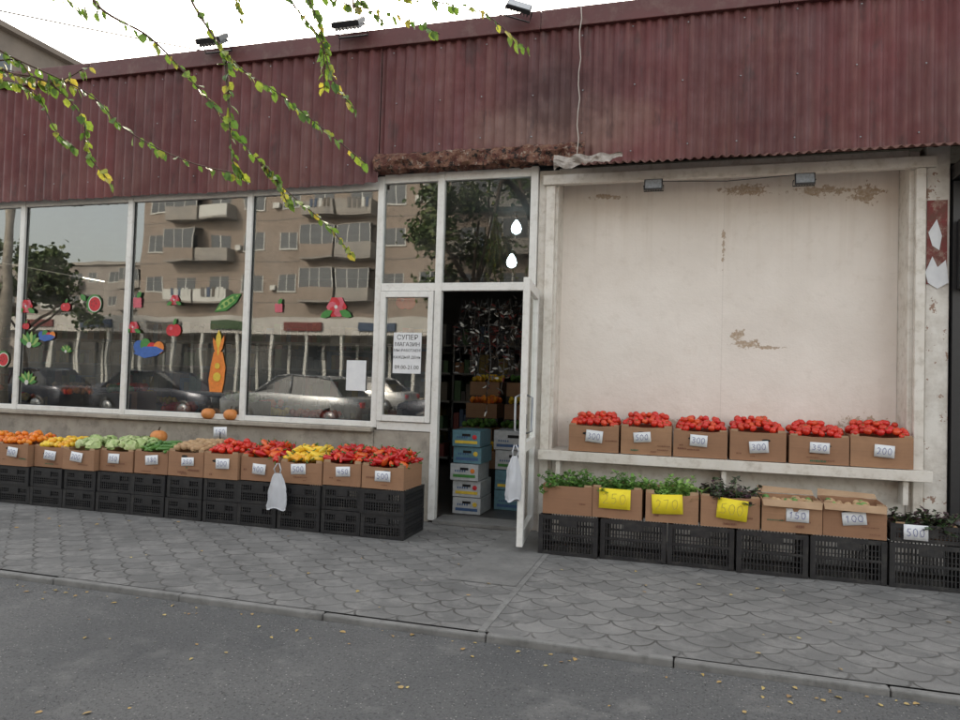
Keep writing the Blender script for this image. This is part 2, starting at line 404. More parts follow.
for i in range(n+1):
    x=-3.07+2.12*i/n
    for k in range(8):
        a=[(-.15,3.66),(-.20,3.63),(-.21,3.58),(-.20,3.53),(-.19,3.49),(-.13,3.475),(-.09,3.475),(-.04,3.48)][k]
        d=noise.noise(Vector((x*9,a[1]*14,a[0]*14)))*.045
        vs.append((x,a[0]+d,a[1]+d*.8+.018*noise.noise(Vector((x*25,k,0)))))
for i in range(n):
    for k in range(7): fs.append((i*8+k+1,(i+1)*8+k+1,(i+1)*8+k,i*8+k))
g.add(vs,fs,RUST,False);g.obj('rusty_lintel',shop)
g=MB();n=420;vs=[];fs=[]
for i in range(n+1):
    x=-.96+5.5*i/n;w=.012*math.sin(x/.075*2*math.pi)
    vs+= [(x,-.42,3.365+w+.01*noise.noise(Vector((x*2,0,0)))),(x,-.11,3.46+w)]
for i in range(n): fs.append((2*i,2*i+2,2*i+3,2*i+1))
g.add(vs,fs,flatm('awning_brown',(.15,.07,.055),.8),True);o=g.obj('awning_sheet',shop)
sm=o.modifiers.new('s','SOLIDIFY');sm.thickness=.004
g=MB();vs=[];fs=[];nx,ny=22,6
for i in range(nx+1):
    for j in range(ny+1):
        x=-1.22+.62*i/nx;z=3.49-.13*j/ny*(1-.6*i/nx+.25*noise.noise(Vector((x*14,2,0))))+.01*math.sin(i)
        vs.append((x,-.30+.05*noise.noise(Vector((x*12,z*18,0))),z+.03*noise.noise(Vector((x*10,j,4)))))
for i in range(nx):
    for j in range(ny): a=i*(ny+1)+j;fs.append((a,a+1,a+ny+2,a+ny+1))
g.add(vs,fs,pm('dirty_film',(.42,.38,.34),(.18,.15,.13),14,.6,.3),False);g.obj('torn_film',shop)
fr=MB();gl=MB();F=.034
XS=[-13.96,-12.42,-10.86,-9.29,-7.72,-6.155,-4.59,-3.05]
for x in XS: fr.box(x-F,x+F,-.035,.035,.905,3.47,PVC)
for a,b in zip(XS[:-1],XS[1:]):
    fr.box(a+F,b-F,-.03,.03,3.335,3.465,PVC);fr.box(a+F,b-F,-.03,.03,.907,.965,PVC)
    t1=R.uniform(-.004,.004)
    gl.quad((a+F,.004+t1,.965),(b-F,.004-t1,.965),(b-F,.004-t1,3.335),(a+F,.004+t1,3.335),GLASS)
for x,zb in ((-2.40,.02),(-1.45,.02)): fr.box(x-.036,x+.036,-.038,.036,zb,3.49,PVC)
fr.box(-3.05+F,-2.436,-.03,.03,.885,.97,PVC)
fr.box(-3.05+F,-2.436,-.032,.03,2.29,2.37,PVC);fr.box(-3.05+F,-2.436,-.03,.03,3.395,3.485,PVC)
fr.box(-2.364,-1.486,-.032,.03,2.29,2.37,PVC);fr.box(-2.364,-1.486,-.03,.03,3.395,3.485,PVC)
for (a,b,c,d) in ((-3.01,-2.955,.975,2.285),(-2.495,-2.442,.975,2.285)): fr.box(a,b,-.055,.02,c,d,PVC)
fr.box(-2.955,-2.495,-.055,.02,.975,1.035,PVC);fr.box(-2.955,-2.495,-.055,.02,2.225,2.285,PVC)
fr.obj('window_frames',shop,.005)
gl.quad((-2.955,-.02,1.035),(-2.495,-.02,1.035),(-2.495,-.02,2.225),(-2.955,-.02,2.225),GLASS)
gl.quad((-3.016,.004,2.37),(-2.436,.004,2.37),(-2.436,.004,3.395),(-3.016,.004,3.395),GLASS)
gl.quad((-2.364,.004,2.37),(-1.486,.004,2.37),(-1.486,.004,3.395),(-2.364,.004,3.395),GLASS2)
gl.obj('window_glass',shop)
g=MB()
for a,b in zip(XS[:-1],XS[1:]):
    g.box(a+F,a+F+.008,-.006,.0,.965,3.335,BLKM);g.box(b-F-.008,b-F,-.006,.0,.965,3.335,BLKM);g.box(a+F+.008,b-F-.008,-.006,.0,.965,.973,BLKM)
g.obj('gaskets',shop)
g=MB();g.box(-2.36,-1.49,-.10,.26,.004,.035,SLAB);g.obj('door_threshold',shop)
door=E('open_glass_door',(-1.395,-.045,0));door.parent=shop
ang=math.atan2(-.85,.09)
door.rotation_euler=(0,0,ang)
g=MB();L=.90
g.box(0,.085,-.026,.026,.05,2.28,PVC);g.box(L-.09,L,-.026,.026,.05,2.28,PVC)
g.box(.085,L-.09,-.024,.024,.05,.17,PVC);g.box(.085,L-.09,-.024,.024,2.19,2.28,PVC);g.box(.085,L-.09,-.024,.024,.82,.90,PVC)
g.obj('leaf_frame',door,.004)
g=MB();g.quad((.085,0,.17),(L-.09,0,.17),(L-.09,0,.82),(.085,0,.82),GLASS);g.quad((.085,0,.90),(L-.09,0,.90),(L-.09,0,2.19),(.085,0,2.19),GLASS);g.obj('leaf_glass',door)
g=MB()
for s in (-1,1):
    g.tube([(L-.045,s*.026,.98),(L-.045,s*.07,1.0),(L-.045,s*.07,1.28),(L-.045,s*.026,1.30)],.010,METAL,8)
g.box(L-.06,L-.03,-.032,.032,1.02,1.14,METAL);g.obj('handle',door)
# ------------- interior goods
inter=E('shop_shelving');inter.parent=shop
g=MB()
for row,y in ((0,4.2),(1,7.2)):
    x=-13
    while x<-3.2:
        for z in (.15,.6,1.05,1.5,1.95):
            g.box(x,x+1.3,y,y+.4,z,z+.03,IN[3])
            q=x+.03
            while q<x+1.2:
                w=R.uniform(.06,.16);h=R.uniform(.15,.34);g.box(q,q+w,y+.03,y+.3,z+.03,z+.03+h,R.choice(IN));q+=w+.01
        g.box(x,x+.03,y,y+.4,0.02,2.3,BLKM);x+=1.34
for i in range(38):
    x=R.uniform(-12,-3.3);y=R.uniform(.4,1.9);h=R.uniform(.6,1.15)
    g.box(x,x+.45,y,y+.35,.02,h,R.choice([CARD,BLACKP,BLACKP,IN[3]]));
    mm=R.choice([TOM,PEPY,CUKE,POT,TOMO,PEPR])
    for k in range(24):
        r=.045;g.rev([(r*.4,-r*.9),(r,-.0),(r*.6,r*.8),(r*.1,r)],mm,T(x+R.uniform(.05,.4),y+R.uniform(.05,.3),h+.03+R.uniform(0,.04)),8)
for (x,y,z) in ((-2.5,1.7,.55),(-1.9,1.7,.55),(-1.85,2.2,.80),(-2.35,2.2,.80),(-2.85,2.2,.8),(-1.85,2.8,1.1),(-2.4,2.8,1.1),(-2.95,2.8,1.1),(-1.95,3.3,1.4),(-2.5,3.3,1.4),(-3.05,3.3,1.4)):
    g.box(x,x+.46,y,y+.4,.02,z-.2,BLACKP);g.box(x+.01,x+.45,y-.01,y+.39,z-.2,z,CARD)
    mm=R.choice([TOM,CUKE,TOMO,PEPR,HERB,PEPY])
    for k in range(30):
        r=.04;g.rev([(r*.4,-r*.9),(r,-.0),(r*.6,r*.8),(r*.1,r)],mm,T(x+R.uniform(.04,.42),y+R.uniform(.04,.36),z+.02+R.uniform(0,.06)),8)
for i in range(110):
    x=-1.40-R.uniform(0,.22);y=R.uniform(.6,3.2);z=R.uniform(.7,2.1);r=R.uniform(.025,.055)
    g.rev([(r*.4,-r*1.4),(r,-.0),(r*.6,r*.9),(r*.1,r*1.2)],R.choice([TOM,CUKE,HERB,IN[0],IN[2],PEPR,IN[3]]),T(x,y,z),8)
g.obj('stocked_shelves',inter)
cart=E('carton_stack')
g=MB();TEAL=flatm('carton_teal',(.10,.22,.27));CW=flatm('carton_white',(.45,.47,.48));CB=flatm('carton_blue',(.05,.11,.24))
for (x,y,w,d,nn,h) in ((-2.33,.40,.30,.42,5,.175),(-2.00,.85,.44,.40,4,.215),(-1.62,1.3,.3,.4,3,.215)):
    for k in range(nn):
        z=.025+k*h;dx=R.uniform(-.02,.02);dy=R.uniform(-.03,.02)
        g.box(x+dx,x+dx+w,y+dy,y+dy+d,z,z+h-.008,[CW,TEAL,CW,CW,TEAL][(k*2+int(w*10))%5])
        yy=y+dy
        g.box(x+dx+.03,x+dx+w-.03,yy-.003,yy-.001,z+.03,z+.06,[CB,YEL,GRN][k%3])
        g.box(x+dx+w*.35,x+dx+w*.65,yy-.004,yy-.002,z+h*.6,z+h*.75,DARK)
        g.rev([(.025,0),(.025,.002)],[YEL,RED,ORG][k%3],T(x+dx+w*.8,yy-.003,z+.1)@RX(math.pi/2),12)
        for q in range(5): g.box(x+dx+.05+q*.025,x+dx+.05+q*.025+.014,yy-.004,yy-.0025,z+.085,z+.105,CB)
g.obj('cartons',cart,.004)
g=MB()
for i in range(38):
    x=-2.33+.84*i/37+R.uniform(-.01,.01);z0=2.27;L2=R.uniform(.45,1.1)*(1.15-abs(i-14)/30);y=.35+R.uniform(0,.3)
    pts=[(x+.02*math.sin(k*1.3+i),y,z0-L2*k/6) for k in range(7)]
    g.tube(pts,.003,[GGR,DARK,DARK][i%3],4)
    for k in range(1,7):
        for q in range(3): leafshape(g,T(*pts[k])@T(0,0,R.uniform(-.07,.07))@rrot(R),.07,.022,[GGR,WHT,DARK,DARK,DARK,IN[6],GGR,IN[0],IN[8]][(i*3+k+q)%9])
g.obj('door_garland',shop)
for (x,z) in ((-2.18,3.42),(-2.23,2.98)):
    e=E('ceiling_lamp',(x,2.3,z));e.parent=shop
    g=MB();g.rev([(.012,.10),(.03,.07),(.055,.03),(.068,-.02),(.055,-.06),(.02,-.085)],BULB,None,14);g.obj('bulb',e)
    g=MB();g.rev([(.02,.09),(.025,.14),(.01,.16)],BLKM,None,10);g.tube([(0,0,.15),(0,0,3.6-z)],.004,BLKM,5);g.obj('socket',e)
# ------------- stickers on glass
def disc(mb,x,z,r,m,y,n=14,ky=1):
    vs=[(x+r*math.cos(2*math.pi*i/n),y,z+r*ky*math.sin(2*math.pi*i/n)) for i in range(n)]
    mb.add(vs,[tuple(range(n))],m)
PGRN=flatm('pale_green',(.3,.45,.12))
def sticker(name,x,z,kind,s=1.0):
    mb=MB();y=-.009;k=0
    def D(dx,dz,r,m,ky=1):
        nonlocal k;k+=1;disc(mb,x+dx*s,z+dz*s,r*s,m,y-.0012*k,14,ky)
    def L(dx,dz,a,ln,w,m):
        nonlocal k;k+=1;mb.add([(0,0,0),(ln*.35*s,0,w*s),(ln*.75*s,0,w*.8*s),(ln*s,0,0),(ln*.75*s,0,-w*.8*s),(ln*.35*s,0,-w*s)],[(0,1,2,3,4,5)],m,False,T(x+dx*s,y-.0012*k,z+dz*s)@RY(-a))
    if kind=='flower':
        for i in range(6): L(0,0,i*1.05,.09,.045,[RED,PNK][i%2])
        for i in range(5): D(.03*math.cos(i*1.25),.03*math.sin(i*1.25),.022,[PNK,RED][i%2])
        L(-.03,-.03,3.6,.12,.03,GRN);L(.03,-.03,-.4,.12,.03,GRN);D(0,0,.015,WHT)
    elif kind=='melon':
        D(0,0,.10,GRN);D(.01,-.005,.085,WHT);D(.012,-.006,.075,RED)
        for i in range(5): D(.03*math.cos(i*1.25),.03*math.sin(i*1.25),.007,BLACK)
        L(-.1,.03,2.4,.1,.03,GRN)
    elif kind=='apple':
        D(-.03,0,.06,RED);D(.03,0,.06,RED,1.05);D(-.03,.02,.018,PNK);L(0,.05,1.2,.08,.02,GRN)
    elif kind=='greens':
        for i in range(7): L(0,-.03,.2+i*.4,.15,.025,[GRN,PGRN][i%2])
        D(0,-.02,.03,WHT)
    elif kind=='carrot':
        mb.add([(x-.05*s,y,z+.20*s),(x+.05*s,y,z+.20*s),(x+.09*s,y,z+.05*s),(x+.08*s,y,z-.10*s),(x+.06*s,y,z-.20*s),(x-.08*s,y,z-.20*s),(x-.10*s,y,z-.08*s),(x-.08*s,y,z+.06*s)],[tuple(range(8))[::-1]],ORG)
        k+=1;L(0,.16,1.57,.26,.035,YEL);L(.01,.17,1.3,.2,.02,ORG);L(-.01,.17,1.85,.18,.02,ORG);D(0,-.05,.045,YEL);D(0,.06,.03,YEL)
    elif kind=='basket':
        for i in range(4): D(-.10+.07*i,.02*math.sin(i*2),.055,[BLU,GRN,RED,ORG][i])
        L(-.15,-.06,.1,.32,.05,BLU)
    elif kind=='grape':
        for i in range(9): D(.035*((i%3)-1),.035*(i//3-1),.025,PNK)
        L(0,.05,1.0,.09,.03,GRN)
    elif kind=='pea':
        L(-.14,-.07,.55,.32,.055,GRN);L(-.12,-.055,.55,.27,.03,PGRN)
        for i in range(4): D(-.06+.045*i,-.02+.027*i,.018,GRN)
    o=mb.obj(name,shop)
for a in [(-7.62,2.14,'flower'),(-7.04,2.13,'apple',.8),(-6.63,2.17,'melon',1.1),(-6.02,2.18,'grape'),(-5.52,2.21,'flower',.7),(-4.83,2.16,'pea',1.2),(-3.52,2.13,'flower',1.3),(-3.0+.25,2.18,'apple',1.2),
          (-6.06,1.90,'flower',.8),(-5.52,1.87,'apple',1.1),(-5.85,1.68,'basket',1.3),(-4.93,1.42,'carrot',1.1),(-7.55,1.70,'greens',1.2),(-7.3,1.80,'basket',.8),(-7.56,1.25,'greens'),(-7.0,1.62,'greens',.6),(-7.62,1.9,'apple',.6),(-4.2,2.12,'grape',.8),(-8.3,2.1,'flower',1),(-7.95,1.5,'melon',1)]:
    sticker('fruit_sticker',*a)
def textobj(s,size,loc,m,parent,rot=(math.pi/2,0,0),al='CENTER'):
    c=bpy.data.curves.new('text','FONT');c.body=s;c.size=size;c.align_x=al;c.align_y='CENTER';c.extrude=.0004;c.resolution_u=2
    o=bpy.data.objects.new('lettering',c);S.collection.objects.link(o);o.location=loc;o.rotation_euler=rot;c.materials.append(m);o.parent=parent;c.space_line=.95
    return o
n1=E('opening_hours_notice');n1.parent=shop
g=MB();g.box(-2.86,-2.56,-.030,-.026,1.46,1.87,PAPER);g.obj('sheet',n1)
textobj('СУПЕР',.07,(-2.71,-.0315,1.82),BLACK,n1);textobj('МАГАЗИН',.055,(-2.71,-.0315,1.75),BLACK,n1);textobj('МЫ РАБОТАЕМ',.038,(-2.71,-.0315,1.69),BLACK,n1)
textobj('09.00-21.00',.055,(-2.71,-.0315,1.52),BLACK,n1);textobj('КАЖДЫЙ ДЕНЬ',.038,(-2.71,-.0315,1.62),BLACK,n1)
g=MB();g.box(-3.38,-3.16,-.014,-.010,1.27,1.58,PAPER);o=g.obj('paper_notice',shop)
# ---------------------------------------------------------------- floodlights etc
def flood(x,y,z,s,rot,name='floodlight'):
    e=E(name,(x,y,z));e.scale=(s,s,s)
    g=MB();M=RX(rot)
    g.box(-.13,.13,-.045,.0,-.08,.08,BLKM,M);g.box(-.115,.115,-.049,-.046,-.068,.068,LENS,M)
    for i in range(7): g.box(-.11+i*.035,-.10+i*.035,0.001,.03,-.07,.07,BLKM,M)
    g.tube([(-.14,0,0),(-.14,.06,.0),(-.14,.09,-.06),(.14,.09,-.06),(.14,.06,0),(.14,0,0)],.008,BLKM,6)
    g.obj('housing',e,.004);return e
for x in (-4.92,-3.33): flood(x,-.33,4.93,1.15,-.9)
flood(-1.58,-.35,4.88,.9,-.7).rotation_euler=(0,.25,.3)
for x,z in ((-.33,3.22),(.93,3.21)):
    e=flood(x,-.14,z,.62,-.25,'led_spotlight')
g=MB();pts=[(-1.02+.01*math.sin(k*2),-.21,4.92-1.5*k/12) for k in range(13)];g.tube(pts,.005,flatm('pale_cable',(.5,.45,.4)),5)
g.tube([(-.33,-.1,3.27),(.3,-.1,3.24),(.93,-.1,3.27)],.004,BLKM,5)
g.obj('cable',shop)
# ---------------------------------------------------------------- crates and boxes
def crate(name,x0,x1,y0,y1,z0,z1):
    e=E(name,((x0+x1)/2,(y0+y1)/2,z0));M=RZ(R.uniform(-.025,.025))
    w=(x1-x0)/2-.004;d=(y1-y0)/2;h=z1-z0-.003;g=MB();t=.012
    for zz,hh in ((0,.03),(h-.035,.035),(h*.5,.016)):
        g.box(-w,w,-d,-d+t,zz,zz+hh,BLACKP,M);g.box(-w,w,d-t,d,zz,zz+hh,BLACKP,M)
        g.box(-w,-w+t,-d+t,d-t,zz,zz+hh,BLACKP,M);g.box(w-t,w,-d+t,d-t,zz,zz+hh,BLACKP,M)
    for sx in (-1,1):
        for sy in (-1,1):
            g.box(min(sx*(w+.003),sx*(w-.035)),max(sx*(w+.003),sx*(w-.035)),min(sy*(d+.003),sy*(d-.035)),max(sy*(d+.003),sy*(d-.035)),.002,h-.002,BLACKP,M)
    def slats(n,a0,a1,fx):
        for i in range(n):
            a=a0+(a1-a0)*(i+.5)/n
            for s in (-1,1):
                if fx: g.box(a-.0045,a+.0045,min(s*(d-.002),s*(d-.010)),max(s*(d-.002),s*(d-.010)),.03,h-.035,BLACKP,M)
                else: g.box(min(s*(w-.002),s*(w-.010)),max(s*(w-.002),s*(w-.010)),a-.0045,a+.0045,.03,h-.035,BLACKP,M)
    slats(int(w*2/.028),-w+.035,w-.035,True);slats(int(d*2/.03),-d+.035,d-.035,False)
    for k in range(1,6):
        zz=.03+(h-.065)*k/6
        g.box(-w+.03,w-.03,-d+.004,-d+.009,zz-.003,zz+.003,BLACKP,M)
        g.box(w-.009,w-.004,-d+.03,d-.03,zz-.003,zz+.003,BLACKP,M)
    g.box(-w+.02,w-.02,-d+.02,d-.02,.004,.012,BLACKP,M)
    g.box(-w*.3,w*.3,-d-.004,-d+.001,h-.085,h-.03,BLACKP,M)
    g.obj('lattice',e);return e
STR={'0':[[(0.5,1),(.1,.8),(0,.4),(.3,0),(.7,.05),(.95,.5),(.8,.9),(.45,1)]],'1':[[(.2,.7),(.6,1),(.5,0)]],
'2':[[(.05,.8),(.4,1),(.8,.8),(.6,.4),(0,0),(.9,.05)]],'3':[[(.1,.95),(.6,1),(.8,.8),(.35,.55),(.85,.35),(.6,.02),(0,.08)]],
'4':[[(.2,1),(0,.45),(.85,.5)],[(.7,.9),(.6,0)]],'5':[[(.85,1),(.2,.95),(.1,.55),(.6,.6),(.85,.3),(.5,0),(0,.1)]],
'6':[[(.7,1),(.2,.7),(0,.25),(.4,0),(.8,.25),(.5,.5),(.1,.35)]],'7':[[(0,.95),(.8,1),(.3,0)]],'8':[[(.5,.5),(.1,.8),(.5,1),(.8,.75),(.1,.2),(.5,0),(.9,.25),(.5,.5)]],'-':[[(.1,.5),(.8,.55)]]}
def tag(parent,x,y,z,w,h,txt,m=None,tilt=.06,lw=.0036):
    mb=MB();M=T(x,y,z)@RY(R.uniform(-.12,.12))@RX(-tilt)
    w*=R.uniform(.92,1.08);h*=R.uniform(.9,1.12)
    n=6;vs=[];fs=[]
    cv=R.uniform(-.008,.012)
    for i in range(n+1):
        u=-1+2*i/n
        for s in (0,1): vs.append((u*w/2,-cv*(1-u*u),(s-.5)*h))
    for i in range(n): fs.append((2*i,2*i+2,2*i+3,2*i+1))
    mb.add(vs,fs,m or PAPER,True,M)
    o=mb.obj('price_tag',parent)
    so=o.modifiers.new('s','SOLIDIFY');so.thickness=.0008
    ink=MB();n=len(txt);cw=w*.8/n
    for i,ch in enumerate(txt):
        for st in STR[ch]:
            P=[Vector((-w*.4+cw*(i+.1+.72*a)+R.uniform(-.002,.002),0,(b-.5)*h*.5+R.uniform(-.003,.003))) for a,b in st]
            for a,b in zip(P[:-1],P[1:]):
                dd=(b-a);nn=Vector((-dd.z,0,dd.x)).normalized()*lw/2;dn=dd.normalized()*lw*.3
                u=(a.x/(w/2));yy=-cv*(1-u*u)-.003-max(0,-cv*.3)
                ink.add([(p.x,yy,p.z) for p in (a-nn-dn,b-nn+dn,b+nn+dn,a+nn-dn)],[(0,1,2,3)],INKY if m else INK,False,M)
    ink.obj('handwriting',parent)
def cbox(name,x0,x1,y0,y1,z0,z1,fill,txt=None,tm=None,mound=.07,rot=None,n=None,tw=.17,flap=False):
    e=E(name,((x0+x1)/2,(y0+y1)/2,z0));M=RZ(R.uniform(-.03,.03) if rot is None else rot)
    w=(x1-x0)/2-.006;d=(y1-y0)/2;h=z1-z0;g=MB();t=.006
    def wall(a,b,c,dd,dz): g.box(a,b,c,dd,.002,h+dz,CARD,M)
    for sy,dz in ((-1,R.uniform(-.012,.004)),(1,R.uniform(-.005,.012))):
        bl=R.uniform(.002,.014);n_=8;vs=[];fs=[]
        for i in range(n_+1):
            u=-1+2*i/n_;o_=bl*(1-u*u)
            zt=h+dz-R.uniform(0,.006)-(.010*(1-u*u) if sy<0 else 0)
            vs+=[(u*w,sy*(d+.0)-0,.002),(u*w,sy*(d+o_),h*.55),(u*w,sy*(d+o_*.6),zt),(u*w,sy*(d+o_*.6-t),zt),(u*w,sy*(d-t),.002)]
        for i in range(n_):
            for k in range(4):
                q=(i*5+k,(i+1)*5+k,(i+1)*5+k+1,i*5+k+1);fs.append(q if sy<0 else q[::-1])
        fs.append((0,1,2,3,4)[::1]);fs.append(tuple(n_*5+k for k in range(5))[::-1])
        g.add(vs,fs,CARD,False,M)
        if sy<0: BL=bl
    wall(-w,-w+t,-d+t,d-t,R.uniform(-.01,.005));wall(w-t,w,-d+t,d-t,R.uniform(-.01,.005))
    g.box(-w+t,w-t,-d+t,d-t,.003,.012,CARDIN,M)
    for sx in (-1,1):
        a,b=sorted((sx*(w-t-.001),sx*(w-.065)));g.box(a,b,-d+t+.001,-d+t+.006,.05,h+.010,CARDIN,M)
    FYY=-d-BL-.0012
    if R.random()<.75:
        cx=R.uniform(-.3,.3)*w;cz=h*R.uniform(.62,.78)
        g.add([(cx+.035*math.cos(2*math.pi*i/12),FYY,cz+.012*math.sin(2*math.pi*i/12)) for i in range(12)],[tuple(range(12))],DARK,False,M)
    for i in range(R.randint(1,4)):
        a=R.uniform(-w*.9,w*.5);z=R.uniform(.02,h*.5);ww=R.uniform(.02,.12);hh=R.uniform(.006,.02)
        if a+ww<w-.01: 
            q=a
            while q<a+ww:
                lw=R.uniform(.004,.014);g.quad((q,FYY-.0003*i,z),(q+lw,FYY-.0003*i,z),(q+lw,FYY-.0003*i,z+hh),(q,FYY-.0003*i,z+hh*R.uniform(.6,1)),PRINT if i<3 else PRINTG,M);q+=lw+.004
    if flap:
        g.add([(-w,d,h),(w,d,h),(w*.98,d+.07,h+.03),(-w*.96,d+.07,h+.045)],[(0,1,2,3)],CARDIN,False,M)
        g.add([(-w,-d-.013,h),(w,-d-.013,h),(w*.95,-d-.045,h-.05),(-w*.97,-d-.05,h-.045)],[(3,2,1,0)],CARDIN,False,M)
    g.obj('carton',e)
    p=MB()
    def hz(x,y): return h-.03+mound*(1-(x/w)**4*.6)*(1-(max(0,-(y)/d))**2*.6)
    def place(r,cnt,fn):
        pts=[];tries=0
        while len(pts)<cnt and tries<cnt*40:
            tries+=1;x=R.uniform(-w+r*1.05,w-r*1.05);y=R.uniform(-d+r*1.1,d-r)
            if all((x-a)**2+(y-b)**2>(r*1.45)**2 for a,b in pts): pts.append((x,y))
        for x,y in pts: fn(x,y,hz(x,y)+R.uniform(-.014,.016))
        return pts
    if fill in('tomato','persimmon'):
        mm=TOM if fill=='tomato' else TOMO
        def fn(x,y,z):
            r=R.uniform(.025,.036);RM=T(x,y,z)@RX(R.uniform(-.9,.9))@RY(R.uniform(-.9,.9))@RZ(R.uniform(0,6))
            p.rev([(r*.15,-r*.80),(r*.6,-r*.68),(r*.93,-r*.3),(r,.05*r),(r*.88,r*.45),(r*.55,r*.72),(r*.22,r*.74),(r*.05,r*.66)],mm,RM,12,.03,5)
            if R.random()<.55:
                for i in range(5): 
                    a=i*1.257;p.add([(0,0,r*.72),(r*.18*math.cos(a+.4),r*.18*math.sin(a+.4),r*.78),(r*.5*math.cos(a),r*.5*math.sin(a),r*.80),(r*.18*math.cos(a-.4),r*.18*math.sin(a-.4),r*.78)],[(0,1,2,3)],STEM,False,RM)
        place(.031,82,fn)
        for k in range(10):
            x=R.uniform(-w*.75,w*.75);y=R.uniform(-d*.4,d*.7);fn(x,y,hz(x,y)+.04)
        p.box(-w+.008,w-.008,-d+.008,d-.008,.014,h-.05,mm,M)
    elif fill in('red_pepper','yellow_pepper'):
        mm=PEPR if fill=='red_pepper' else PEPY
        def fn(x,y,z):
            r=R.uniform(.020,.029);L=R.uniform(.09,.14);RM=T(x,y,z)@RZ(R.uniform(0,6.3))@RX(math.pi/2+R.uniform(-.7,.7))@T(0,0,-L/2)
            p.rev([(r*.1,0),(r*.38,.006),(r*.68,L*.25),(r,L*.55),(r*1.02,L*.78),(r*.85,L*.95),(r*.45,L),(r*.15,L*.95)],mm,RM,12,.09,3)
            p.tube([RM@Vector((0,0,L*.95)),RM@Vector((.004,0,L+.02)),RM@Vector((.012,.004,L+.035))],[.007,.005,.006],STEM,5)
        place(.028,62,fn)
        for k in range(14):
            x=R.uniform(-w*.7,w*.7);y=R.uniform(-d*.3,d*.7);fn(x,y,hz(x,y)+.045)
        p.box(-w+.008,w-.008,-d+.008,d-.008,.014,h-.05,mm,M)
    elif fill=='cabbage':
        def fn(x,y,z):
            r=R.uniform(.055,.075)
            for k in range(11):
                a=R.uniform(0,6.3);tl=R.uniform(.1,1.3);rr=r*R.uniform(.85,1.08);vs=[];fs=[];n=6
                for i in range(n+1):
                    for j in range(n+1):
                        th=(i/n-.5)*1.9;ph=(j/n-.5)*1.9;q=rr*(1+.05*math.sin(th*7+ph*5+k))
                        if abs(i/n-.5)+abs(j/n-.5)>.72:q*=1.12
                        vs.append((q*math.sin(th),q*math.sin(ph)*math.cos(th),q*math.cos(th)*math.cos(ph)))
                for i in range(n):
                    for j in range(n): b=i*(n+1)+j;fs.append((b,b+1,b+n+2,b+n+1))
                p.add(vs,fs,CAB,True,T(x,y,z)@RZ(a)@RX(tl))
        place(.062,16,fn);p.box(-w+.008,w-.008,-d+.008,d-.008,.014,h-.06,CAB,M)
    elif fill in('potato','cucumber','lemon'):
        mm={'potato':POT,'cucumber':CUKE,'lemon':PEPY}[fill]
        def fn(x,y,z):
            r=R.uniform(.022,.032);L=r*2.6 if fill!='cucumber' else .15;r=r if fill!='cucumber' else .018
            RM=T(x,y,z)@RZ(R.uniform(0,6))@RX(math.pi/2+R.uniform(-.3,.3))@T(0,0,-L/2)
            p.rev([(r*.3,0),(r*.8,L*.12),(r,L*.35),(r*1.03,L*.6),(r*.8,L*.88),(r*.3,L)],mm,RM,10,.04,2)
        place(.03,55,fn);p.box(-w+.008,w-.008,-d+.008,d-.008,.014,h-.05,mm,M)
    elif fill in('herb','basil','lettuce'):
        mm={'herb':HERB,'basil':PURP,'lettuce':LETT}[fill]
        for k in range(52):
            x=R.uniform(-w*.85,w*.85);y=R.uniform(-d*.8,d*.8);a=R.uniform(0,6.3);tl=R.uniform(.2,1.25)
            L=R.uniform(.10,.22);dirv=Vector((math.cos(a)*math.sin(tl),math.sin(a)*math.sin(tl),math.cos(tl)));b0=Vector((x,y,h-.07))
            pts=[b0+dirv*L*i/4+Vector((0,0,-.03*(i/4)**2)) for i in range(5)];p.tube([M@q for q in pts],.0022,STEM,4)
            for i in range(1,5):
                for j in range(5):
                    Lf=R.uniform(.025,.055);leafshape(p,M@T(*(pts[i]+Vector((R.uniform(-.015,.015),R.uniform(-.015,.015),0))))@RZ(R.uniform(0,6.3))@RY(R.uniform(-.9,.5)),Lf,Lf*.65,mm,.3)
        p.box(-w+.02,w-.02,-d+.02,d-.02,.014,h-.07,STEM,M)
    elif fill=='few':
        for k in range(26):
            x=R.uniform(-w*.8,w*.8);y=R.uniform(-d*.7,d*.8);r=.03
            p.rev([(r*.3,-r*.9),(r*.9,-r*.3),(r,r*.2),(r*.5,r*.8)],R.choice([POT,CUKE,POT]),T(x,y,h-.035)@rrot(R),10)
        p.box(-w+.008,w-.008,-d+.008,d-.008,.014,h-.075,POT,M)
    if p.v: p.obj('produce',e)
    if txt: tag(e,R.uniform(-.035,.045),-d-.018,h*R.uniform(.46,.66),tw,tw*.62,txt,tm,R.uniform(.0,.1))
    return e
LX=[-8.14,-7.72,-7.3,-6.88,-6.45,-6.03,-5.62,-5.2,-4.8,-4.38,-4.0,-3.58,-3.14,-2.75,-2.33]
LF=['potato','tomato','persimmon','persimmon','lemon','cabbage','cabbage','cucumber','potato','tomato','red_pepper','yellow_pepper','red_pepper','red_pepper']
LT=['200','300','350','400','250','200','150','180','250','300','400','500','450','500']
NM={'potato':'potato_box','tomato':'tomato_box','persimmon':'persimmon_box','lemon':'lemon_box','cabbage':'cabbage_box','cucumber':'cucumber_box','red_pepper':'red_pepper_box','yellow_pepper':'yellow_pepper_box'}
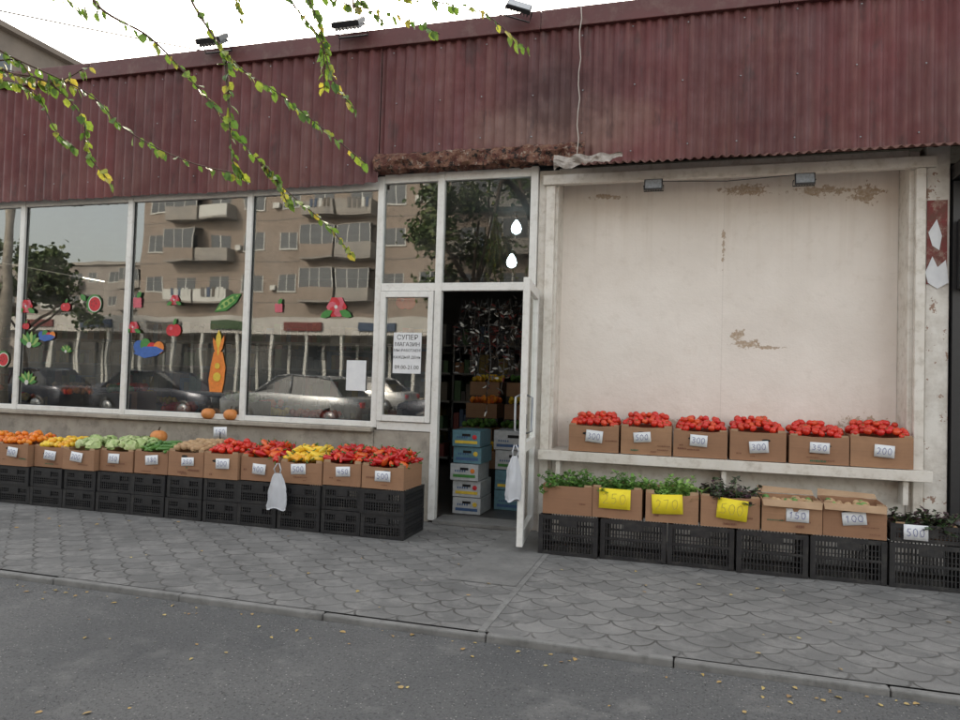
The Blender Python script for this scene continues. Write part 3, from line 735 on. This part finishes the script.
for i,f in enumerate(LF):
    a,b=LX[i],LX[i+1];tz=.375+.004*i;y0=-.91
    if i>=12: tz=.43;
    crate('plastic_crate',a+.005,b-.005,y0,y0+.50,.003,tz/2)
    crate('plastic_crate',a+.005+R.uniform(-.01,.01),b-.005,y0+R.uniform(-.02,.02),y0+.50,tz/2,tz)
    dd=R.uniform(-.035,.035)
    cbox(NM[f],a+.004,b-.004,y0+.0+dd,y0+.42+dd,tz+.002,tz+.235+R.uniform(-.025,.018),f,LT[i],mound=.08,tw=.14)
RXs=[-1.16,-.66,-.13,.38,.90,1.43,1.97,2.5]
for i in range(7): crate('plastic_crate',RXs[i]+.006,RXs[i+1]-.006,-.86+R.uniform(-.025,.025),-.47,.003,.325)
BX=[-1.14,-.72,-.31,.11,.56,1.0,1.44]
BF=['cucumber','lettuce','lettuce','basil','few','few']
for i,f in enumerate(BF):
    txt=[None,'250','270','500','150','100'][i];tm=[None,YPAPER,YPAPER,YPAPER,None,None][i]
    e=cbox({'cucumber':'cucumber_box','lettuce':'lettuce_box','basil':'basil_box','few':'vegetable_box'}[f],BX[i],BX[i+1]-.004,-.85,-.47,.328,.57+R.uniform(-.012,.012),'herb' if i<2 else f,txt,tm,mound=.06,tw=.235 if i in(1,2,3) else .17,flap=(i>=4),rot=R.uniform(-.05,.05))
e=crate('plastic_crate',1.45,1.93,-.84,-.47,.328,.46);tag(e,-.08,-.20,.075,.15,.10,'500')
cbox('herb_box',1.48,1.90,-.81,-.50,.345,.455,'basil',None,mound=.02,rot=0)
SX=[-1.04,-.57,-.11,.36,.83,1.31,1.79]
for i in range(6):
    cbox('tomato_box',SX[i],SX[i+1]-.006,-.16,.24,.79,1.045+R.uniform(-.018,.012),'tomato',['300','500','300','300','350','200'][i],None,.085,tw=.155,rot=R.uniform(-.045,.045))
e=E('steel_basin',(2.12,-.66,.328));g=MB()
g.rev([(.10,.0),(.13,.01),(.17,.07),(.20,.13),(.215,.135),(.20,.12),(.165,.06),(.12,.015),(.02,.012)],METAL,None,28,cap=False)
g.obj('bowl',e)
def pumpkin(x,y,z,r):
    e=E('pumpkin',(x,y,z));g=MB();n=30;vs=[];fs=[];m=12
    for j in range(m+1):
        ph=math.pi*j/m
        for i in range(n):
            a=2*math.pi*i/n;q=r*(1-.09*abs(math.sin(a*5)))*math.sin(ph)**.75;vs.append((q*math.cos(a),q*math.sin(a),r*.78-r*.78*math.cos(ph)))
    for j in range(m):
        for i in range(n): fs.append((j*n+i,j*n+(i+1)%n,(j+1)*n+(i+1)%n,(j+1)*n+i))
    g.add(vs,fs,PUMP,True);g.obj('flesh',e)
    g=MB();g.tube([(0,0,r*1.5),(0,0,r*1.7),(r*.15,0,r*1.95)],[r*.16,r*.1,r*.12],BARK,7);g.obj('stalk',e)
pumpkin(-5.28,-.46,.66,.085)
pumpkin(-5.00,-.04,.905,.075);pumpkin(-4.72,-.04,.905,.075)
e=E('price_card',(-4.62,-.35,.80));tag(e,0,0,0,.16,.10,'150')
g=MB();g.box(-.006,.006,.004,.010,-.16,.0,BLKM);g.obj('stick',e)
def bag(x,y,z,w,h,rot=0):
    e=E('plastic_bag',(x,y,z));e.rotation_euler=(0,0,rot);g=MB();n=30;m=18;vs=[];fs=[]
    for j in range(m+1):
        t=j/m;ww=w*(.34+.66*math.sin(min(1,t*1.25)*math.pi/2)**.8)*(1 if t<.9 else .93)
        for i in range(n):
            a=2*math.pi*i/n;k=1+.24*noise.noise(Vector((math.cos(a)*2,math.sin(a)*2,t*3+x)))+.09*math.sin(a*7+t*3)*(1-t*.4)+.05*noise.noise(Vector((math.cos(a)*7,math.sin(a)*7,t*12+x)))
            vs.append((ww/2*math.cos(a)*k,ww*.20*math.sin(a)*k,-h*t+.012*math.sin(a*3)*t))
    for j in range(m):
        for i in range(n): fs.append((j*n+i,(j+1)*n+i,(j+1)*n+(i+1)%n,j*n+(i+1)%n))
    fs.append(tuple(range(m*n,m*n+n)));g.add(vs,fs,PLAS,True)
    for s in (-1,1): g.tube([(s*.02,0,-.01),(s*.035,-.01,.04),(s*.01,0,.09)],.006,PLAS,5)
    g.obj('bag_film',e)
bag(-3.53,-1.0,.52,.19,.32);bag(-1.345,-1.0,.80,.17,.36,1.0)
# ---------------------------------------------------------------- neighbour kiosk on the right
k=E('neighbour_kiosk')
g=MB();g.box(2.09,7,.1,.59,0,3.3,DARK);g.box(2.07,7,-.6,.09,3.18,3.30,BLKM);g.box(2.075,2.14,-.05,.05,0,3.17,BLKM);g.obj('walls',k)
s=E('kiosk_sign');g=MB();g.box(2.10,2.9,-.16,-.07,2.27,2.84,BLKM);g.box(2.13,2.87,-.166,-.161,2.30,2.40,WHT);g.obj('panel',s,.03)
textobj('FRESH JUICE',.11,(2.5,-.165,2.6),YEL,s)
g=MB()
for i in range(9): g.box(2.15+i*.22,2.33+i*.22,-.03,.06,1.2,2.1,[ORG,PRINT,WHT,RED][i%4])
g.obj('posters',k)
# ---------------------------------------------------------------- apartment blocks
WALLA=pm('apartment_stone',(.31,.25,.205),(.25,.205,.17),.5,.9,0,3,dirt=((.19,.155,.13),1.5,.5))
WALLB=pm('apartment_panel',(.30,.27,.24),(.24,.21,.19),.5,.9,0,3,dirt=((.16,.14,.12),1.5,.5))
WALLC=pm('apartment_brown',(.17,.14,.115),(.12,.10,.085),.5,.9,0,3,dirt=((.08,.07,.06),1.5,.5))
WGL=flatm('apartment_glass',(.05,.06,.07),.1)
BALC=pm('balcony_panel',(.34,.31,.27),(.24,.225,.21),.9,.8,0)
def block(name,loc,rot,W,H,D,st,wall,corn=.45):
    e=E(name,loc);e.rotation_euler=(0,0,rot);g=MB();g.box(-W/2,W/2,0,D,-.1,H,wall);g.box(-W/2-.3,W/2+.3,-.35,D+.3,H,H+corn,wall if corn<.4 else BALC)
    g.obj('walls',e)
    g=MB();b=MB();fh=(H-.6)/st;n=int(W/3.1)
    for f in range(1,st): g.box(-W/2+.01,W/2-.01,-.02,-.001,.38+f*fh,.43+f*fh,IN[3])
    for f in range(st):
        z=.5+f*fh
        for i in range(n):
            x=-W/2+3.1*(i+.5)+(W-3.1*n)/2;kind=i%4
            if kind in(1,2) and f>0:
                b.box(x-1.45,x+1.45,-1.1,-.0,z-.12,z+.03,BALC);b.box(x-1.45,x+1.45,-1.12,-1.04,z+.03,z+.98,R.choice([BALC,wall,WHT,BALC]))
                b.box(x-1.45,x-1.38,-1.04,0,z+.03,z+.98,BALC);b.box(x+1.38,x+1.45,-1.04,0,z+.03,z+.98,BALC)
                if R.random()<.45:
                    b.box(x-1.42,x+1.42,-1.08,-1.05,z+.98,z+2.5,WGL); b.box(x-1.45,x+1.45,-1.12,0,z+2.5,z+2.58,BALC)
                    for q in range(4): b.box(x-1.42+.94*q,x-1.36+.94*q,-1.11,-1.09,z+.98,z+2.5,WHT)
                elif R.random()<.5:
                    for q in range(5): b.box(x-1.2+q*.4,x-.95+q*.4,-1.16,-1.13,z+.4,z+1.1,R.choice([WHT,WHT,IN[4],IN[3],IN[8]]))
                g.box(x-1.0,x+.9,-.03,-.021,z+.1,z+2.1,WGL);g.box(x-.12,x-.02,-.05,-.031,z+.1,z+2.1,WHT)
            else:
                g.box(x-.75,x+.75,-.03,-.021,z+.85,z+2.2,WGL);g.box(x-.03,x+.03,-.05,-.031,z+.85,z+2.2,WHT)
                g.box(x-.85,x+.85,-.08,-.021,z+.75,z+.85,WHT);g.box(x-.82,x-.75,-.05,-.021,z+.85,z+2.2,WHT);g.box(x+.75,x+.82,-.05,-.021,z+.85,z+2.2,WHT)
                if R.random()<.3: g.box(x+.95,x+1.45,-.35,-.05,z+.9,z+1.3,WHT)
    g.obj('windows',e);b.obj('balconies',e);return e
block('apartment_block',(-14,-44,0),math.pi,62,17.6,12,5,WALLA)
block('apartment_block',(-95,-75,0),math.pi,60,16,12,5,WALLB)
block('apartment_block',(-30,14.5,0),math.pi/2,17,16.6,11,5,WALLC,.25)
e=E('market_pavilion');g=MB()
g.box(-38,-4,-31,-27,-.05,3.5,BALC);g.box(-38.5,-3.5,-31.5,-25.2,3.5,4.35,pm('white_fascia',(.55,.53,.49),(.42,.40,.37),1,.6,0));g.box(-37.9,-4.1,-26.99,-26.95,.5,3.0,WGL)
for i in range(18): g.box(-38+i*1.95,-37.85+i*1.95,-25.4,-25.25,0,3.5,WHT);g.box(-37.9+i*1.95,-37.75+i*1.95,-26.94,-26.9,.3,3.2,WHT)
for i in range(8): g.box(-36+i*4.1,-33.9+i*4.1,-25.19,-25.1,3.7,4.1,[IN[0],IN[4],IN[3],IN[2]][i%4])
g.obj('walls',e)
# ---------------------------------------------------------------- cars
def car(x,y,paint,L=4.3,flip=1):
    e=E('parked_car',(x,y,-.035));e.scale=(flip,1,1)
    st=[(-.5,.42,.62,.70),(-.485,.28,.78,.80),(-.43,.22,.86,.86),(-.30,.20,.93,.89),(-.20,.20,.96,.9),(.10,.20,.96,.9),(.30,.20,.94,.9),(.42,.22,.92,.87),(.485,.30,.86,.80),(.5,.42,.70,.72)]
    g=MB();vs=[];fs=[];N=8
    for (t,z0,z1,w) in st:
        X=t*L;mz=(z0+z1)/2
        vs+=[(X,-w*.9,z0),(X,-w,z0+.12),(X,-w,mz+.08),(X,-w*.93,z1),(X,w*.93,z1),(X,w,mz+.08),(X,w,z0+.12),(X,w*.9,z0)]
    for i in range(len(st)-1):
        for j in range(N): fs.append((i*N+j,i*N+(j+1)%N,(i+1)*N+(j+1)%N,(i+1)*N+j))
    fs.append(tuple(range(N))[::-1]);fs.append(tuple((len(st)-1)*N+j for j in range(N)));g.add(vs,fs,paint,True);g.obj('body',e,.02)
    c=MB();A=[(-.26,.93,.80),(-.10,1.40,.62),(.0,1.45,.63),(.18,1.44,.62),(.26,1.38,.62),(.38,.93,.78)]
    vs=[]
    for t,z,w in A: vs+=[(t*L,-w,z),(t*L,w,z)]
    c.add(vs,[(0,1,3,2)],CARGL);c.add(vs,[(8,9,11,10)],CARGL);c.add(vs,[(2,3,5,4),(4,5,7,6),(6,7,9,8)],paint)
    for s in (0,1):
        pl=[vs[2*i+s] for i in range(6)]
        f=[(0,1,2,3,4,5)] if s==0 else [(5,4,3,2,1,0)]
        c.add(pl,f,CARGL)
        for i in (0,1,2,3,4): c.tube([pl[i],pl[i+1]],.03,paint,6)
        c.tube([pl[2],(pl[2][0],(-1 if s==0 else 1)*.80,.93)],.03,paint,6)
    c.obj('cabin',e)
    w=MB()
    for X in (-.30*L,.30*L):
        for s in (-1,1):
            w.rev([(.20,-.10),(.30,-.10),(.32,-.07),(.32,.07),(.30,.10),(.20,.10)],BLACKP,T(X,s*.80,.32)@RX(math.pi/2),24);w.rev([(.05,-.105),(.2,-.105),(.2,.105),(.05,.105)],METAL,T(X,s*.80,.32)@RX(math.pi/2),16)
    w.obj('wheels',e)
    l=MB()
    for s in (-1,1): l.box(-.50*L-.01,-.475*L,s*.55-.15,s*.55+.15,.60,.74,LENS);l.box(.485*L,.50*L+.01,s*.6-.12,s*.6+.12,.65,.80,RED)
    l.box(-.50*L-.02,-.49*L,-.3,.3,.40,.52,WHT);l.obj('lights',e)
def paint(n,c):
    t=NT(n);t.col(c);t.rough(.25);t.b.inputs['Metallic'].default_value=.4;return t.m
P1=paint('paint_silver',(.22,.23,.24));P2=paint('paint_dark',(.03,.035,.05));P3=paint('paint_white',(.4,.4,.4));P4=paint('paint_red',(.25,.02,.02))
for x,y,p,f in ((-10.5,-11.5,P1,1),(-15.3,-11.8,P2,-1),(-5.2,-11.6,P2,1),(-20.2,-11.5,P2,1),(-.2,-11.7,P4,-1),(-13,-21,P3,1),(-24,-21,P2,1)): car(x,y,p,flip=f)
# ---------------------------------------------------------------- trees
def cr(pts,n):
    P=[Vector(p) for p in pts];P=[P[0]*2-P[1]]+P+[P[-1]*2-P[-2]];o=[]
    for i in range(1,len(P)-2):
        for k in range(n):
            t=k/n;a,b,c,d=P[i-1:i+3];o.append(.5*((2*b)+(-a+c)*t+(2*a-5*b+4*c-d)*t*t+(-a+3*b-3*c+d)*t**3))
    o.append(P[-2]);return o
tree=E('street_tree')
wood=MB();lv=MB()
wood.tube(cr([(-2.7,-8.8,-.07),(-2.65,-8.75,1.2),(-2.75,-8.6,2.6),(-2.9,-8.3,4.0)],5),[.19-.005*i for i in range(16)],BARK,12)
limbs=[[(-2.9,-8.3,4.0),(-3.2,-7.2,5.0),(-3.3,-5.9,5.1),(-3.2,-5.0,4.3)],[(-2.9,-8.3,4.0),(-2.4,-7.0,5.2),(-2.0,-5.7,5.3),(-1.8,-4.8,4.3)],[(-2.9,-8.3,4.0),(-1.7,-7.3,5.0),(-.9,-5.9,5.2),(-.9,-4.8,4.4)],
[(-2.9,-8.3,4.0),(-3.6,-9.2,5.4),(-4.2,-10,7.0)],[(-2.9,-8.3,4.0),(-2.5,-9.4,5.5),(-1.6,-10.3,7.2)],[(-2.9,-8.3,4.0),(-2.8,-8.0,6.0),(-2.6,-7.6,8.0)]]
for l in limbs:
    c=cr(l,6);wood.tube(c,[.09*(1-.75*i/len(c)) for i in range(len(c))],BARK,8)
Ls=Vector(limbs[0][-1]);Lm=Vector(limbs[1][-1]);Lr=Vector(limbs[2][-1])
br=[(Ls,[(-2.95,-4.55,3.2),(-2.85,-4.50,2.70),(-2.58,-4.44,2.59),(-2.44,-4.39,2.45),(-2.42,-4.38,2.31),(-2.31,-4.35,2.17)],.9),
(Ls,[(-3.1,-4.6,3.3),(-2.95,-4.52,2.88),(-2.78,-4.5,2.72),(-2.42,-4.39,2.55),(-2.26,-4.34,2.40),(-2.02,-4.27,2.28),(-1.8,-4.2,2.23)],.85),
(Ls,[(-3.1,-4.6,3.3),(-2.95,-4.52,2.78),(-2.72,-4.5,2.62),(-2.55,-4.42,2.60),(-2.40,-4.40,2.66)],.9),
(Ls,[(-3.0,-4.6,3.4),(-2.9,-4.5,2.75),(-2.68,-4.47,2.66),(-2.55,-4.42,2.40),(-2.46,-4.40,2.32)],.9),
(Ls,[(-3.2,-4.6,3.2),(-3.05,-4.55,2.75),(-2.85,-4.5,2.62),(-2.70,-4.47,2.58),(-2.60,-4.45,2.52)],.9),
(Lm,[(-2.46,-4.45,3.3),(-2.40,-4.41,2.94),(-2.18,-4.32,2.79),(-2.0,-4.27,2.61),(-1.82,-4.21,2.39),(-1.64,-4.15,2.19),(-1.46,-4.1,2.04),(-1.35,-4.06,1.91)],1.0),
(Lm,[(-2.1,-4.3,3.2),(-2.02,-4.28,2.96),(-1.92,-4.25,2.80),(-1.82,-4.22,2.68),(-1.64,-4.16,2.56),(-1.5,-4.12,2.45),(-1.3,-4.06,2.29)],1.0),
(Lr,[(-1.68,-4.2,3.2),(-1.62,-4.17,2.97),(-1.5,-4.13,2.81),(-1.44,-4.1,2.63),(-1.35,-4.07,2.51)],1.0),
(Lr,[(-1.60,-4.2,3.2),(-1.55,-4.17,3.0),(-1.50,-4.13,2.86),(-1.49,-4.1,2.73),(-1.50,-4.07,2.62)],1.0),
(Lr,[(-1.56,-4.2,3.15),(-1.46,-4.12,2.98),(-1.18,-4.04,2.91),(-1.02,-3.99,2.84)],1.0),
(Lr,[(-1.2,-4.1,3.15),(-1.06,-4.0,2.99),(-.86,-3.95,2.94),(-.66,-3.88,2.78)],1.0),
(Lm,[(-1.86,-4.25,3.15),(-1.84,-4.23,2.97),(-1.81,-4.22,2.85)],1.0),
(Lr,[(-1.36,-4.1,3.1),(-1.34,-4.09,2.97),(-1.24,-4.07,2.88)],1.0),
(Ls,[(-2.75,-4.55,3.2),(-2.60,-4.5,2.98),(-2.45,-4.45,2.90),(-2.33,-4.42,2.86)],.8),
(Lm,[(-1.9,-4.2,2.75),(-1.84,-4.24,2.50),(-1.82,-4.24,2.30),(-1.78,-4.22,2.20)],1.0),
(Lm,[(-1.72,-4.18,2.28),(-1.66,-4.16,2.22),(-1.60,-4.15,2.10)],1.0)]
for root,pts,dens in br:
    full=[root]+pts if pts[0][2]>3 else pts
    c=cr(full,14);n=len(c)
    wood.tube(c,[max(.0024,.009*(1-i/n)**1.3) for i in range(n)],TWIG,5)
    side=1
    for i in range(1,n):
        seg=(c[i]-c[i-1]);m=max(1,int(seg.length/.012))
        for q in range(m):
            if R.random()>dens*(.55+.45*(math.sin(i*1.1+root.x*5)>-.4)): continue
            p=c[i-1]+seg*(q/m);side=-side
            dv=seg.normalized();az=math.atan2(dv.y,dv.x)+side*R.uniform(.4,1.3)
            L=R.uniform(.026,.056)
            # drooping leaves that mostly hang face-out
            M=T(*p)@RZ(az)@RY(R.uniform(.3,1.25))@RX(R.uniform(-1.5,1.5))@T(.006,0,0)
            leafshape(lv,M,L,L*R.uniform(.55,.78),LEAF,R.uniform(.1,.3))
def crown(mb,cx,cy,cz,rx,rz,n,m,ls,rg):
    cl=[(cx+rg.gauss(0,.5)*rx,cy+rg.gauss(0,.5)*rx,cz+rg.uniform(-1,1)*rz,rg.uniform(.25,.5)*rx) for i in range(16)]
    for i in range(n):
        a=rg.choice(cl);p=(a[0]+rg.gauss(0,.5)*a[3],a[1]+rg.gauss(0,.5)*a[3],a[2]+rg.gauss(0,.4)*a[3])
        leafshape(mb,T(*p)@rrot(rg),ls,ls*.65,m)
crown(lv,-2.9,-9.0,7.2,2.3,1.3,2000,LEAF,.08,R)
wood.obj('trunk_and_branches',tree);lv.obj('leaves',tree)
for (x,y,h,r) in ((-31,-21,8,2.6),(-8.9,-22.5,11,2.6),(-58,-34,10,4.0)):
    e=E('roadside_tree',(x,y,-.035));g=MB()
    g.tube(cr([(0,0,0),(.1,.05,h*.2),(0,.1,h*.45),(.2,0,h*.75)],5),[.2-.01*i for i in range(16)],BARK,10)
    for q in range(7):
        a=R.uniform(0,6.3);z=h*R.uniform(.3,.5);g.tube(cr([(0,0,z),(math.cos(a)*r*.4,math.sin(a)*r*.4,z+h*.15),(math.cos(a)*r*.8,math.sin(a)*r*.8,z+h*.32)],4),[.08-.007*i for i in range(9)],BARK,6)
    g.obj('trunk',e);g=MB();crown(g,0,0,h*.68,r*.8,h*.22,2600,LEAFD,.26,R);g.obj('crown',e)
e=E('utility_pole',(-18,-8.6,-.035));g=MB();g.rev([(.16,0),(.10,8)],CONC,None,12);g.box(-.9,.9,-.05,.05,7.2,7.32,BLKM)
g.obj('mast',e)
g=MB()
for (a,b,sg) in (((-18.5,-8.6,7.2),(-4.4,1.5,5.3),.5),((-18.5,-8.6,7.2),(2,9,8.4),.8),((-17.3,-8.6,7.2),(-6.5,3,5.2),.4)):
    a=Vector(a);b=Vector(b);g.tube([a.lerp(b,i/24)-Vector((0,0,sg*4*(i/24)*(1-i/24))) for i in range(25)],.009,BLKM,5)
g.obj('overhead_wires')
# ---------------------------------------------------------------- light
dx,dy=-.45,.9;el=math.radians(34);az=math.atan2(dx,dy)
W=bpy.data.worlds.new('World');S.world=W;W.use_nodes=True;n=W.node_tree.nodes;l=W.node_tree.links
sky=n.new('ShaderNodeTexSky');sky.sky_type='NISHITA';sky.sun_disc=False;sky.sun_elevation=el;sky.sun_rotation=az;sky.air_density=1.2;sky.dust_density=3.0;sky.ozone_density=1.0
hs=n.new('ShaderNodeHueSaturation');hs.inputs['Saturation'].default_value=.36
mx=n.new('ShaderNodeMix');mx.data_type='RGBA';mx.blend_type='MULTIPLY';mx.inputs[0].default_value=1;mx.inputs[7].default_value=(1.0,.96,.885,1)
l.new(sky.outputs[0],hs.inputs['Color']);l.new(hs.outputs[0],mx.inputs[6]);l.new(mx.outputs[2],n['Background'].inputs[0]);n['Background'].inputs[1].default_value=.60
sd=bpy.data.lights.new('sun','SUN');sd.energy=4.5;sd.angle=math.radians(.6);sd.color=(1,.86,.70)
so=bpy.data.objects.new('sun',sd);S.collection.objects.link(so)
v=Vector((math.sin(az)*math.cos(el),math.cos(az)*math.cos(el),math.sin(el)));so.rotation_euler=v.to_track_quat('Z','Y').to_euler();so.location=v*50
# ---------------------------------------------------------------- camera
cd=bpy.data.cameras.new('camera');co=bpy.data.objects.new('camera',cd);S.collection.objects.link(co);S.camera=co
cd.sensor_width=36;cd.lens=27;cd.clip_end=1500;cd.clip_start=.05
Mr=Matrix.Rotation(math.radians(16.1),3,'Z')@Matrix.Rotation(math.pi/2+.03,3,'X')@Matrix.Rotation(.03,3,'Z')
co.matrix_world=Matrix.Translation((0,-6.77,1.4))@Mr.to_4x4()
